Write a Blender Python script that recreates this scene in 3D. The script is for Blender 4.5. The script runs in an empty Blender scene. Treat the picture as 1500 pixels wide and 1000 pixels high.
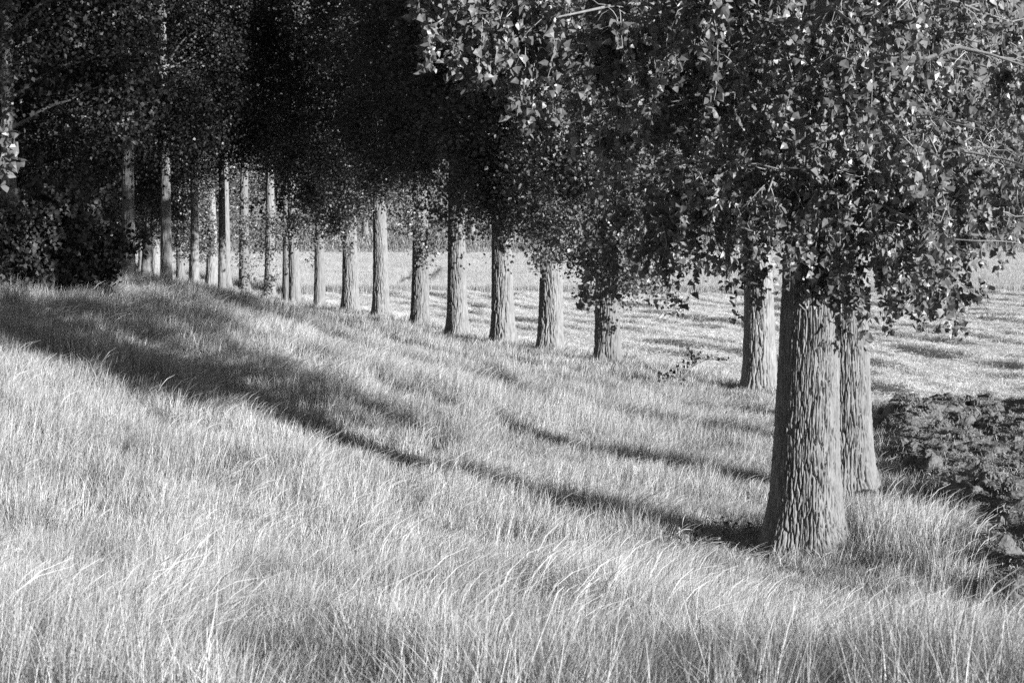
import bpy, math
import numpy as np
from mathutils import Vector

# ------------------------------------------------------------------ camera, sky, sun, exposure
sc = bpy.context.scene
EYE = 5.35            # eye above the field, metres
FPX = 2917.0          # focal length in photo pixels (70 mm on a 36 mm sensor, 1500 px wide)
HORIZON = 320.0
PITCH = math.atan((500 - HORIZON) / FPX)
cam_d = bpy.data.cameras.new('camera')
cam_d.lens = 70.0
cam_d.sensor_width = 36.0
cam_d.clip_end = 6000
cam_d.dof.use_dof = True
cam_d.dof.focus_distance = 40.0
cam_d.dof.aperture_fstop = 7.1
cam = bpy.data.objects.new('camera', cam_d)
sc.collection.objects.link(cam)
cam.location = (0, 0, EYE)
cam.rotation_euler = (math.radians(90) - PITCH, 0, 0)
sc.camera = cam

SUN_AZ = math.radians(51)      # to the right of the direction that points back past the camera
SUN_EL = math.radians(12.5)
sun_dir = Vector((math.sin(SUN_AZ) * math.cos(SUN_EL), -math.cos(SUN_AZ) * math.cos(SUN_EL), math.sin(SUN_EL)))
world = bpy.data.worlds.new('World')
sc.world = world
world.use_nodes = True
wn, wl = world.node_tree.nodes, world.node_tree.links
wn.clear()
w_out = wn.new('ShaderNodeOutputWorld')
w_bg = wn.new('ShaderNodeBackground')
w_sky = wn.new('ShaderNodeTexSky')
w_sky.sky_type = 'NISHITA'
w_sky.sun_disc = False
w_sky.air_density = 0.7
w_sky.dust_density = 0.4
w_sky.sun_elevation = SUN_EL
w_sky.sun_rotation = math.atan2(sun_dir.x, sun_dir.y)
w_bw = wn.new('ShaderNodeRGBToBW')           # a black and white photograph: the sky has no hue
w_bg.inputs['Strength'].default_value = 0.05
world.cycles.sampling_method = 'NONE'          # smooth sky: scattered rays find it, the sun gets every light sample
wl.new(w_sky.outputs[0], w_bw.inputs[0])
wl.new(w_bw.outputs[0], w_bg.inputs['Color'])
wl.new(w_bg.outputs[0], w_out.inputs['Surface'])

sun_d = bpy.data.lights.new('sun', 'SUN')
sun_d.energy = 5.0
sun_d.angle = math.radians(0.53)
sun_d.color = (1, 1, 1)
sun = bpy.data.objects.new('sun', sun_d)
sc.collection.objects.link(sun)
sun.location = (40, -30, 40)
sun.rotation_euler = (-sun_dir).to_track_quat('-Z', 'Y').to_euler()

sc.view_settings.view_transform = 'Standard'
sc.view_settings.look = 'None'
sc.view_settings.exposure = 0.66
sc.view_settings.gamma = 1.0
sc.view_settings.use_curve_mapping = False
sc.cycles.use_denoising = False
sc.cycles.max_bounces = 4
sc.cycles.diffuse_bounces = 3
sc.cycles.glossy_bounces = 2
sc.cycles.transmission_bounces = 3
sc.cycles.caustics_reflective = False
sc.cycles.caustics_refractive = False

RNG = np.random.default_rng(7)
COL = sc.collection

# ------------------------------------------------------------------ helpers
def hash2(ix, iy, seed):
    h = (ix.astype(np.int64) * 374761393 + iy.astype(np.int64) * 668265263 + seed * 974634777) & 0xffffffff
    h = ((h ^ (h >> 13)) * 1274126177) & 0xffffffff
    h = (h ^ (h >> 16)) & 0xffffffff
    h = (h * 2246822519) & 0xffffffff
    return ((h ^ (h >> 15)) & 0xffffff) / float(0xffffff)

def vnoise(x, y, seed=0):
    x = np.asarray(x, float); y = np.asarray(y, float)
    ix = np.floor(x); iy = np.floor(y)
    fx = x - ix; fy = y - iy
    ux = fx * fx * (3 - 2 * fx); uy = fy * fy * (3 - 2 * fy)
    a = hash2(ix, iy, seed); b = hash2(ix + 1, iy, seed)
    c = hash2(ix, iy + 1, seed); d = hash2(ix + 1, iy + 1, seed)
    return (a * (1 - ux) + b * ux) * (1 - uy) + (c * (1 - ux) + d * ux) * uy

def fbm(x, y, seed=0, oct=4, gain=0.5):
    s = 0; a = 1; t = 0
    for o in range(oct):
        s = s + a * vnoise(x * 2 ** o + 17.3 * o, y * 2 ** o - 9.1 * o, seed + o)
        t += a; a *= gain
    return s / t

def sstep(a, b, x):
    t = np.clip((x - a) / (b - a), 0, 1)
    return t * t * (3 - 2 * t)

def mesh_np(name, verts, faces_list, mats=(), smooth=False):
    """faces_list: list of (n,k) int arrays"""
    me = bpy.data.meshes.new(name)
    verts = np.ascontiguousarray(verts, dtype=np.float32)
    me.vertices.add(len(verts))
    me.vertices.foreach_set('co', verts.ravel())
    loops = np.concatenate([f.ravel() for f in faces_list]).astype(np.int32)
    tot = np.concatenate([np.full(len(f), f.shape[1], np.int32) for f in faces_list])
    start = np.concatenate([[0], np.cumsum(tot)[:-1]]).astype(np.int32)
    me.loops.add(len(loops)); me.loops.foreach_set('vertex_index', loops)
    me.polygons.add(len(tot)); me.polygons.foreach_set('loop_start', start)
    me.polygons.foreach_set('use_smooth', np.full(len(tot), smooth, dtype=bool))
    for m in mats: me.materials.append(m)
    me.update(calc_edges=True)
    return me

def link(name, me, parent=None, loc=(0, 0, 0), rz=0.0, scale=None):
    o = bpy.data.objects.new(name, me)
    COL.objects.link(o)
    o.location = loc
    o.rotation_euler = (0, 0, rz)
    if scale is not None: o.scale = scale
    if parent is not None: o.parent = parent
    return o

def tag(o, label=None, cat=None, group=None, kind=None):
    if label: o['label'] = label
    if cat: o['category'] = cat
    if group: o['group'] = group
    if kind: o['kind'] = kind
    return o

def grid_faces(ny, nx, wrap=False):
    i = np.arange(ny - 1)[:, None]
    n = nx if wrap else nx - 1
    j = np.arange(n)[None, :]
    j2 = (j + 1) % nx
    return np.stack([i * nx + j, i * nx + j2, (i + 1) * nx + j2, (i + 1) * nx + j], -1).reshape(-1, 4)

def tubes(paths, radii, sides=4):
    """paths (N,P,3), radii (N,P) -> verts, faces"""
    N, P, _ = paths.shape
    tan = np.gradient(paths, axis=1)
    tan /= np.linalg.norm(tan, axis=2, keepdims=True) + 1e-9
    ref = np.where(np.abs(tan[..., 2:3]) > 0.85, np.array([1.0, 0, 0]), np.array([0, 0, 1.0]))
    u = np.cross(tan, ref); u /= np.linalg.norm(u, axis=2, keepdims=True) + 1e-9
    v = np.cross(tan, u)
    a = np.arange(sides) * 2 * np.pi / sides
    ring = u[:, :, None, :] * np.cos(a)[None, None, :, None] + v[:, :, None, :] * np.sin(a)[None, None, :, None]
    V = paths[:, :, None, :] + ring * radii[:, :, None, None]
    base = grid_faces(P, sides, True)
    F = base[None] + (np.arange(N) * P * sides)[:, None, None]
    return V.reshape(-1, 3), F.reshape(-1, 4)

def join(parts):
    vs, fs, off = [], [], 0
    for v, f in parts:
        vs.append(v); fs.append(f + off); off += len(v)
    return np.concatenate(vs), np.concatenate(fs)

def ground_at(px, py, z=0.0):
    """photo pixel -> point on the level z"""
    dx = (px - 750) / FPX; dy = -(py - 500) / FPX
    c, s = math.cos(PITCH), math.sin(PITCH)
    d = np.array([dx, c + dy * s, -s + dy * c])
    t = (z - EYE) / d[2]
    return d[0] * t, d[1] * t

def at_depth(px, py, y):
    dx = (px - 750) / FPX; dy = -(py - 500) / FPX
    c, s = math.cos(PITCH), math.sin(PITCH)
    d = np.array([dx, c + dy * s, -s + dy * c])
    t = y / d[1]
    return np.array([d[0] * t, y, EYE + d[2] * t])

# ------------------------------------------------------------------ materials (all greys: the photograph is black and white)
def mat(name, lo, hi, scale=3.0, rough=0.8, detail=6, bump=0.0, bscale=40, transl=0.0, rand=0.0, spec=0.3, patch=0.0, stretch=(1, 1, 1), coords='Object'):
    m = bpy.data.materials.new(name)
    m.use_nodes = True
    n, l = m.node_tree.nodes, m.node_tree.links
    n.clear()
    out = n.new('ShaderNodeOutputMaterial')
    b = n.new('ShaderNodeBsdfPrincipled')
    b.inputs['Roughness'].default_value = rough
    b.inputs['Specular IOR Level'].default_value = spec
    if coords == 'World':
        co = n.new('ShaderNodeNewGeometry').outputs['Position']
    else:
        co = n.new('ShaderNodeTexCoord').outputs['Object']
    mp = n.new('ShaderNodeMapping'); mp.inputs['Scale'].default_value = stretch
    l.new(co, mp.inputs[0])
    t = n.new('ShaderNodeTexNoise')
    t.inputs['Scale'].default_value = scale
    t.inputs['Detail'].default_value = detail
    t.inputs['Roughness'].default_value = 0.65
    l.new(mp.outputs[0], t.inputs['Vector'])
    mr = n.new('ShaderNodeMapRange')
    mr.inputs['From Min'].default_value = 0.3; mr.inputs['From Max'].default_value = 0.7
    mr.inputs['To Min'].default_value = lo; mr.inputs['To Max'].default_value = hi
    l.new(t.outputs[0], mr.inputs['Value'])
    val = mr.outputs[0]
    if rand:
        oi = n.new('ShaderNodeObjectInfo')
        r2 = n.new('ShaderNodeMapRange')
        r2.inputs['To Min'].default_value = 1 - rand; r2.inputs['To Max'].default_value = 1 + rand
        l.new(oi.outputs['Random'], r2.inputs['Value'])
        mu = n.new('ShaderNodeMath'); mu.operation = 'MULTIPLY'
        l.new(val, mu.inputs[0]); l.new(r2.outputs[0], mu.inputs[1])
        val = mu.outputs[0]
    if patch:
        g = n.new('ShaderNodeNewGeometry')
        r2 = n.new('ShaderNodeMapRange')
        r2.inputs['To Min'].default_value = 1 - patch; r2.inputs['To Max'].default_value = 1 + patch
        l.new(g.outputs['Random Per Island'], r2.inputs['Value'])
        mu = n.new('ShaderNodeMath'); mu.operation = 'MULTIPLY'
        l.new(val, mu.inputs[0]); l.new(r2.outputs[0], mu.inputs[1])
        val = mu.outputs[0]
    l.new(val, b.inputs['Base Color'])
    if bump:
        t2 = n.new('ShaderNodeTexNoise')
        t2.inputs['Scale'].default_value = bscale; t2.inputs['Detail'].default_value = 5
        l.new(mp.outputs[0], t2.inputs['Vector'])
        bp = n.new('ShaderNodeBump'); bp.inputs['Strength'].default_value = bump; bp.inputs['Distance'].default_value = 0.02
        l.new(t2.outputs[0], bp.inputs['Height']); l.new(bp.outputs[0], b.inputs['Normal'])
    sh = b.outputs[0]
    if transl:
        tr = n.new('ShaderNodeBsdfTranslucent')
        l.new(val, tr.inputs['Color'])
        mx = n.new('ShaderNodeMixShader'); mx.inputs[0].default_value = transl
        l.new(sh, mx.inputs[1]); l.new(tr.outputs[0], mx.inputs[2])
        sh = mx.outputs[0]
    l.new(sh, out.inputs['Surface'])
    return m

M_ground = mat('thatch_ground', 0.07, 0.16, 2.0, bump=0.6, bscale=30, coords='World')
M_grass = mat('dry_grass', 0.36, 0.64, 0.35, rough=0.6, transl=0.08, rand=0.15, patch=0.68, coords='World', spec=0.4)
M_seed = mat('seed_heads', 0.68, 0.85, 2, rough=0.6, transl=0.3, coords='World', patch=0.1)
M_hay = mat('hay', 0.68, 0.88, 0.6, rough=0.6, transl=0.15, rand=0.12, patch=0.2, coords='World')
M_hayground = mat('hay_ground', 0.62, 0.85, 1.2, bump=0.8, bscale=14, coords='World')
M_crop = mat('standing_crop', 0.45, 0.63, 0.15, rough=0.6, transl=0.2, rand=0.18, patch=0.25, coords='World')
M_soil = mat('ploughed_soil', 0.11, 0.23, 9.0, rough=0.8, bump=1.0, bscale=28, coords='World', spec=0.5)
M_bark = mat('poplar_bark', 0.19, 0.37, 9.0, rough=0.85, bump=0.5, bscale=60, stretch=(1, 1, 0.22), spec=0.2, rand=0.18)
M_limb = mat('limb_bark', 0.20, 0.36, 6.0, rough=0.8, bump=0.4, bscale=50, stretch=(1, 1, 0.4), spec=0.25)
M_twig = mat('twig_bark', 0.40, 0.58, 5.0, rough=0.7, spec=0.3)
M_leaf = mat('poplar_leaf', 0.14, 0.25, 1.5, rough=0.38, transl=0.16, patch=0.45, spec=0.6)
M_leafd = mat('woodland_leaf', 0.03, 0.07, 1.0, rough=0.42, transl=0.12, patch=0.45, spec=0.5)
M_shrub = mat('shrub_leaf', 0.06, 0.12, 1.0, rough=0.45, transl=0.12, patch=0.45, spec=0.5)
M_flower = mat('white_petals', 0.75, 0.85, 5)

# ------------------------------------------------------------------ lay of the land
_ry = np.array([-40, 0, 12, 22, 32.6, 39.6, 46.5, 53, 60, 66, 73, 80.5, 89.5, 98, 108, 121, 134, 146, 160, 188, 260, 400.0])
_rx = np.array([-18, -4.0, 0.2, 3.0, 4.95, 6.5, 7.5, 7.9, 7.4, 6.0, 3.6, 1.4, -2.2, -4.8, -7.4, -11.7, -16.2, -19.7, -24.3, -33.5, -56, -100.0])
def row_x(y):
    return np.interp(y, _ry, _rx)
def row_xs(y):      # smoothed
    return sum(row_x(np.asarray(y, float) + d) for d in (-9, -6, -3, 0, 3, 6, 9)) / 7.0

_fy = np.array([-60, -8, 0, 6, 12, 16, 19, 22, 25, 29, 33, 2000.0])
_fz = np.array([3.85, 3.8, 3.7, 3.0, 2.25, 1.75, 1.32, 0.78, 0.36, 0.08, 0, 0])
def land(x, y):
    x = np.asarray(x, float); y = np.asarray(y, float)
    rx = row_xs(y)
    slope = (row_xs(y + 2) - row_xs(y - 2)) / 4.0
    s = (rx - x) / np.sqrt(1 + slope ** 2)
    zd = 3.1 * sstep(1.8, 20.0, s)
    zd = np.where(s > 24, zd - 0.0, zd)
    zf = sum(np.interp(y + d + 0.5 * np.sin(x * 0.35) + 4.0 * sstep(1.0, 5.5, x) * sstep(8, 18, y), _fy, _fz) for d in (-1.5, 0, 1.5)) / 3
    k = 0.35
    z = np.log(np.exp(zd / k) + np.exp(zf / k)) * k - k * math.log(2) * np.exp(-(zd + zf) * 2)
    z = np.maximum(z, 0)
    und = (fbm(x * 0.22, y * 0.22, 5, 3) - 0.5) * 0.35 * sstep(0.2, 1.5, zd + zf)
    # the far dyke across the end of the fields
    fy = 276 + 0.05 * x
    hf = 4.0 - 2.2 * sstep(25, 70, x)
    zfar = hf * sstep(0, 14, y - fy) * (1 - sstep(22, 40, y - fy))
    return z + und + zfar

xs = np.concatenate([-np.geomspace(1500, 46, 24), np.arange(-45, 45.01, 0.75), np.geomspace(46, 1500, 24)])
ys = np.concatenate([np.arange(-60, 0, 3.0), np.arange(0, 160, 0.75), np.arange(160, 330, 2.0), np.geomspace(332, 3000, 26)])
X, Y = np.meshgrid(xs, ys)
V = np.stack([X, Y, land(X, Y)], -1).reshape(-1, 3)
tag(link('ground', mesh_np('ground', V, [grid_faces(len(ys), len(xs))], [M_ground], True)), 'sheet of rough grassland with a long curving dyke and its flat fields', kind='structure')

# ------------------------------------------------------------------ scatter by geometry nodes (grass, straw: what nobody could count)
def scatter(name, pts, rot, scl, idx, protos):
    me = bpy.data.meshes.new(name)
    me.vertices.add(len(pts)); me.vertices.foreach_set('co', np.ascontiguousarray(pts, np.float32).ravel())
    for an, data in (('rot', rot), ('scl', scl)):
        a = me.attributes.new(an, 'FLOAT_VECTOR', 'POINT')
        a.data.foreach_set('vector', np.ascontiguousarray(data, np.float32).ravel())
    a = me.attributes.new('pick', 'INT', 'POINT'); a.data.foreach_set('value', idx.astype(np.int32))
    o = link(name, me)
    pc = bpy.data.collections.new(name + '_kinds')
    for p in protos: pc.objects.link(p)
    ng = bpy.data.node_groups.new(name, 'GeometryNodeTree')
    ng.interface.new_socket('Geometry', in_out='INPUT', socket_type='NodeSocketGeometry')
    ng.interface.new_socket('Geometry', in_out='OUTPUT', socket_type='NodeSocketGeometry')
    N, L = ng.nodes, ng.links
    gi = N.new('NodeGroupInput'); go = N.new('NodeGroupOutput')
    ci = N.new('GeometryNodeCollectionInfo')
    ci.inputs['Collection'].default_value = pc
    ci.inputs['Separate Children'].default_value = True
    ci.inputs['Reset Children'].default_value = True
    ip = N.new('GeometryNodeInstanceOnPoints')
    ip.inputs['Pick Instance'].default_value = True
    def attr(nm, ty):
        a = N.new('GeometryNodeInputNamedAttribute'); a.data_type = ty
        a.inputs['Name'].default_value = nm
        return a.outputs['Attribute']
    L.new(gi.outputs[0], ip.inputs['Points']); L.new(ci.outputs[0], ip.inputs['Instance'])
    L.new(attr('rot', 'FLOAT_VECTOR'), ip.inputs['Rotation'])
    L.new(attr('scl', 'FLOAT_VECTOR'), ip.inputs['Scale'])
    L.new(attr('pick', 'INT'), ip.inputs['Instance Index'])
    L.new(ip.outputs[0], go.inputs[0])
    md = o.modifiers.new('scatter', 'NODES'); md.node_group = ng
    return o

def blades(rng, n, radius, hlo, hhi, width, lean=0.35, segs=3, wind=(0.10, 0.0), droop=0.5, power=1.9):
    """grass blades: verts, quads"""
    r = radius * np.sqrt(rng.random(n)); a = rng.random(n) * 2 * np.pi
    bx, by = r * np.cos(a), r * np.sin(a)
    h = rng.uniform(hlo, hhi, n)
    la = rng.random(n) * 2 * np.pi
    lm = np.abs(rng.normal(0, lean, n)) * h
    lx, ly = np.cos(la) * lm + wind[0] * h, np.sin(la) * lm + wind[1] * h
    fa = rng.random(n) * np.pi
    wx, wy = np.cos(fa), np.sin(fa)
    w = width * rng.uniform(0.6, 1.3, n)
    vs = []
    for k in range(segs + 1):
        t = k / segs
        cx = bx + lx * t ** power; cy = by + ly * t ** power
        cz = h * (t - droop * 0.35 * (lm / h) * t ** 3)
        ww = w * (1 - 0.85 * t ** 1.5) * 0.5
        vs.append(np.stack([cx - wx * ww, cy - wy * ww, cz], -1))
        vs.append(np.stack([cx + wx * ww, cy + wy * ww, cz], -1))
    V = np.stack(vs, 1)          # n, 2*(segs+1), 3
    m = 2 * (segs + 1)
    f = np.array([[2 * k, 2 * k + 1, 2 * k + 3, 2 * k + 2] for k in range(segs)])
    F = f[None] + (np.arange(n) * m)[:, None, None]
    return V.reshape(-1, 3), F.reshape(-1, 4)

def stalks(rng, n, radius, hlo, hhi, width):
    """flowering stems with narrow seed heads that nod to the right"""
    V, F = blades(rng, n, radius, hlo, hhi, width, 0.20, 6, (0.33, 0.05), 1.4, 2.8)
    m = 14
    V = V.reshape(n, m, 3)
    for k in range(7):
        V[:, 2 * k:2 * k + 2, 2] -= (0.16 * (k / 6) ** 4 * V[:, 12, 2])[:, None]
    # widen the head: last two rings
    for k, s in ((8, 2.2), (10, 5.0), (12, 3.0)):
        c = (V[:, k] + V[:, k + 1]) / 2
        wv = (V[:, 2] - V[:, 3]); wv /= np.linalg.norm(wv, axis=1, keepdims=True) + 1e-9
        V[:, k] = c + wv * width * s * 0.5; V[:, k + 1] = c - wv * width * s * 0.5
    return V.reshape(-1, 3), F

def tuft_protos(prefix, n, blades_n, radius, hlo, hhi, width, seed, material, lean=0.35, segs=3, stalk=0, swidth=0.004, sh=(0.7, 1.0)):
    out = []
    for i in range(n):
        rng = np.random.default_rng(seed + i)
        V, F = blades(rng, blades_n, radius, hlo, hhi, width, lean, segs)
        if stalk:
            V2, F2 = stalks(rng, stalk, radius, sh[0], sh[1], swidth)
            nf = len(F)
            V, F = join([(V, F), (V2, F2)])
            me = mesh_np(prefix, V, [F], [material, M_seed])
            mi = np.zeros(len(F), np.int32); mi[nf:] = 1
            me.polygons.foreach_set('material_index', mi)
        else:
            me = mesh_np(prefix, V, [F], [material])
        out.append(bpy.data.objects.new(prefix, me))
    return out

# ------------------------------------------------------------------ trunks
def worley(u, z, K, aspect_rows, seed, first=False):
    """F2-F1 of a jittered grid, periodic in u with K cells"""
    iu = np.floor(u); iz = np.floor(z)
    f1 = np.full(u.shape, 9.0); f2 = np.full(u.shape, 9.0)
    for du in (-1, 0, 1):
        for dz in (-1, 0, 1):
            cu = iu + du; cz = iz + dz
            ku = np.mod(cu, K)
            px = cu + 0.1 + 0.8 * hash2(ku, cz, seed); pz = cz + 0.05 + 0.9 * hash2(ku, cz, seed + 91)
            d = np.sqrt((u - px) ** 2 + (z - pz) ** 2)
            f2 = np.where(d < f1, f1, np.minimum(f2, d)); f1 = np.minimum(f1, d)
    if first: return f1
    return f2 - f1

def trunk_mesh(name, dia, height, seed, nside=160, zdense=7.0, dz=0.03, flare=0.42, depth=0.030, lean=(0, 0), top=0.2, zc=1.0, cell=0.06):
    rng = np.random.default_rng(seed)
    zz = np.concatenate([np.arange(-0.3, zdense, dz), np.arange(zdense, height, zc), [height]])
    th = np.arange(nside) * 2 * np.pi / nside
    T, Z = np.meshgrid(th, zz)
    r0 = dia / 2
    taper = 1 - (1 - top) * np.clip(Z, 0, None) / height
    R = r0 * taper * (1 + flare * np.exp(-np.clip(Z, -0.3, None) / 0.42) + 0.13 * np.exp(-np.clip(Z, 0, None) / 1.7))
    k = rng.integers(4, 6)
    ph = rng.random(3) * 6.28
    R *= 1 + np.exp(-np.clip(Z, 0, None) / 0.5) * (0.10 * np.sin(k * T + ph[0]) + 0.06 * np.sin((k + 2) * T + ph[1])) + 0.018 * np.sin(2 * T + ph[2] + Z * 0.4)
    K = max(14, int(round(2 * np.pi * r0 / cell)))
    u = np.mod(T - np.pi / 2, 2 * np.pi) / (2 * np.pi) * K
    wob = (fbm(np.cos(T) * 2.2 + 5, Z * 1.1 + np.sin(T) * 2.2, seed, 3) - 0.5)
    uw = u + wob * 1.0 + (fbm(np.cos(T) * 7 + 3, Z * 4.5 + np.sin(T) * 7, seed + 40, 2) - 0.5) * 0.7
    zs = Z / (cell * 15) + wob * 0.8
    d = worley(uw, zs, K, 1, seed)
    d2 = worley(uw * 2, zs * 1.7 + 3.3, K * 2, 1, seed + 5)
    h = sstep(0.0, 0.26, d) * (0.72 + 0.28 * sstep(0.0, 0.25, d2)) 
    fur = sstep(0.0, 0.20, np.abs(vnoise(uw * 0.85, Z / (cell * 13), seed + 21) - 0.5) * 2)
    h = 0.55 * h + 0.5 * fur * sstep(-0.1, 0.5, h) + 0.42 * (fbm(u * 1.9, Z * 14, seed + 3, 3, 0.7) - 0.5)
    fade = np.where(Z < zdense, 1.0, 0.25)
    R = R + (h - 0.75) * depth * fade * (dia / 0.95) ** 0.5
    bend = 0.06 * np.sin(Z * 0.35 + ph[1])
    zl = np.clip(Z, 0, None)
    Xc = lean[0] * zl + (bend - 0.06 * np.sin(ph[1])) * (zl > 0); Yc = lean[1] * zl
    V = np.stack([Xc + R * np.cos(T), Yc + R * np.sin(T), Z], -1).reshape(-1, 3)
    F = grid_faces(len(zz), nside, True)
    cap = (np.arange(nside) + (len(zz) - 1) * nside)[None, :]
    return mesh_np(name, V, [F, cap], [M_bark], True)

# ------------------------------------------------------------------ leaves
def leaf_frames(rng, n, droop=0.75, spread=0.8):
    """axis (stem to tip) mostly hanging, normal roughly level"""
    a = rng.normal(0, spread, (n, 3)); a[:, 2] -= droop * 1.3
    a /= np.linalg.norm(a, axis=1, keepdims=True)
    nn = rng.normal(0, 1, (n, 3)); nn[:, 2] += 0.35
    nn -= a * np.sum(nn * a, 1, keepdims=True)
    nn /= np.linalg.norm(nn, axis=1, keepdims=True) + 1e-9
    return a, nn

def leaves(rng, P, size, rich=True, droop=0.75):
    n = len(P)
    a, nn = leaf_frames(rng, n, droop)
    b = np.cross(a, nn)
    s = size * rng.uniform(0.5, 1.3, n)[:, None]
    if rich:
        c = rng.uniform(0.02, 0.16, n)[:, None]
        pts = [P, P + s * (a * 0.22 + b * 0.50 + nn * c * 0.6), P + s * (a * 0.62 + b * 0.30 + nn * c * 0.3),
               P + s * (a * 1.05 - nn * 0.10), P + s * (a * 0.62 - b * 0.30 + nn * c * 0.3), P + s * (a * 0.22 - b * 0.50 + nn * c * 0.6),
               P + s * (a * 0.45 - nn * c)]
        V = np.stack(pts, 1); m = 7
        f = np.array([[0, 1, 6], [1, 2, 6], [2, 3, 6], [3, 4, 6], [4, 5, 6], [5, 0, 6]])
    else:
        c = rng.uniform(0.0, 0.15, n)[:, None]
        V = np.stack([P - nn * s * c, P + s * (a * 0.38 + b * 0.45), P + s * a - nn * s * c, P + s * (a * 0.38 - b * 0.45)], 1); m = 4
        f = np.array([[0, 1, 2], [0, 2, 3]])
    F = f[None] + (np.arange(n) * m)[:, None, None]
    return V.reshape(-1, 3), F.reshape(-1, 3)

def twigs_from(rng, starts, outs, lens, P=6, wav=0.10):
    """hanging twigs: (N,P,3)"""
    n = len(starts)
    t = np.linspace(0, 1, P)[None, :, None]
    o = outs[:, None, :] * (0.35 * lens[:, None, None]) * (1 - np.exp(-2.5 * t))
    dn = np.zeros((n, P, 3)); dn[:, :, 2] = -(lens[:, None]) * (0.12 * t[..., 0] + 0.88 * t[..., 0] ** 1.35)
    w = np.cumsum(rng.normal(0, wav, (n, P, 3)), axis=1) * lens[:, None, None] * 0.45
    w[:, 0] = 0; w[..., 2] *= 0.3
    return starts[:, None, :] + o + dn + w

def on_twigs(rng, paths, per, t0=0.12, jit=0.055):
    n, P, _ = paths.shape
    t = rng.uniform(t0, 1.0, (n, per)) ** 0.6 * (P - 1)
    i = np.clip(t.astype(int), 0, P - 2); f = (t - i)[..., None]
    k = np.arange(n)[:, None]
    p = paths[k, i] * (1 - f) + paths[k, i + 1] * f
    return (p + rng.normal(0, jit, p.shape)).reshape(-1, 3)

def crown_radius(z, h, R):
    t = np.clip(z / h, 0, 1)
    return R * (0.62 + 0.38 * np.sin(np.pi * np.clip(t * 1.15 + 0.05, 0, 1))) * np.clip((1.06 - t) * 2.4, 0.05, 1) ** 0.7

def near_crown(seed, h, R, limbs_lo, limbs_hi, leaf, per=24, zsplit=8.0, low_len=1.3, rich=True, extra=None, subs=4, tw=6, low_gap=-9.0):
    """limbs, twigs and leaves about a vertical axis; z=0 is where the lowest leaves hang"""
    rng = np.random.default_rng(seed)
    nl = limbs_lo + limbs_hi
    z0 = np.concatenate([rng.uniform(0.9, zsplit, limbs_lo), rng.uniform(zsplit, h * 0.95, limbs_hi)])
    az = np.arange(nl) * 2.399 + rng.normal(0, 0.3, nl)
    L = crown_radius(z0, h, R) * rng.uniform(0.65, 1.05, nl)
    P = 9
    t = np.linspace(0, 1, P)
    d = np.stack([np.cos(az), np.sin(az), np.zeros(nl)], -1)
    rise = rng.uniform(0.25, 0.6, nl)
    path = d[:, None, :] * (L[:, None] * t[None] )[..., None]
    path[:, :, 2] = z0[:, None] + L[:, None] * (rise[:, None] * t[None] - rise[:, None] * 0.9 * t[None] ** 2.2)
    path[:, 1:, :] += np.cumsum(rng.normal(0, 0.07, (nl, P - 1, 3)), axis=1)
    rad = (0.018 + 0.012 * L)[:, None] * (1 - 0.82 * t[None])
    bparts = [tubes(path, rad, 6)]
    # side branches
    ns = nl * subs
    li = np.repeat(np.arange(nl), subs)
    ti = rng.uniform(0.25, 1.0, ns) * (P - 1)
    i0 = np.clip(ti.astype(int), 0, P - 2); f = (ti - i0)[:, None]
    sp = path[li, i0] * (1 - f) + path[li, i0 + 1] * f
    saz = az[li] + rng.normal(0, 0.9, ns)
    sl = rng.uniform(0.5, 1.5, ns)
    so = np.stack([np.cos(saz), np.sin(saz), rng.uniform(-0.25, 0.45, ns)], -1)
    tt = np.linspace(0, 1, 5)
    spath = sp[:, None, :] + so[:, None, :] * (sl[:, None] * tt[None])[..., None]
    spath[:, :, 2] -= 0.35 * sl[:, None] * tt[None] ** 2
    spath[:, 1:] += np.cumsum(rng.normal(0, 0.05, (ns, 4, 3)), axis=1)
    bparts.append(tubes(spath, np.full((ns, 1), 0.013) * (1 - 0.7 * tt[None]), 4))
    # hanging twigs
    nt = ns * tw
    si = np.repeat(np.arange(ns), tw)
    ti = rng.uniform(0.1, 1.0, nt) * 4
    i0 = np.clip(ti.astype(int), 0, 3); f = (ti - i0)[:, None]
    tp = spath[si, i0] * (1 - f) + spath[si, i0 + 1] * f
    ta = rng.random(nt) * 2 * np.pi
    to = np.stack([np.cos(ta), np.sin(ta), np.zeros(nt)], -1)
    tl = rng.gamma(4, low_len / 4, nt) * 0.75 + 0.2
    tl = np.minimum(tl, np.maximum(tp[:, 2] + 0.1 + rng.uniform(-0.5, 0.3, nt), 0.25))
    tpath = twigs_from(rng, tp, to, tl)
    # few low shoots on the side away from the light path between two neighbours
    if low_gap > 0: tpath = tpath[~((tpath[:, -1, 0] > 1.9) & (tpath[:, -1, 2] < 1.0 + 0.2 * tpath[:, -1, 0]))]
    tpath = tpath[~((tpath[:, 0, 1] > 0.4) & (tpath[:, -1, 2] < low_gap))]
    if extra is not None:
        tpath = np.concatenate([tpath, extra])
    bparts.append(tubes(tpath, np.full((len(tpath), 1), 0.008) * (1 - 0.6 * np.linspace(0, 1, 6)[None]), 3))
    lp = on_twigs(rng, tpath, per)
    nthick = len(bparts[0][1]) + len(bparts[1][1])
    return join(bparts), leaves(rng, lp, leaf, rich), nthick

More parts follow.
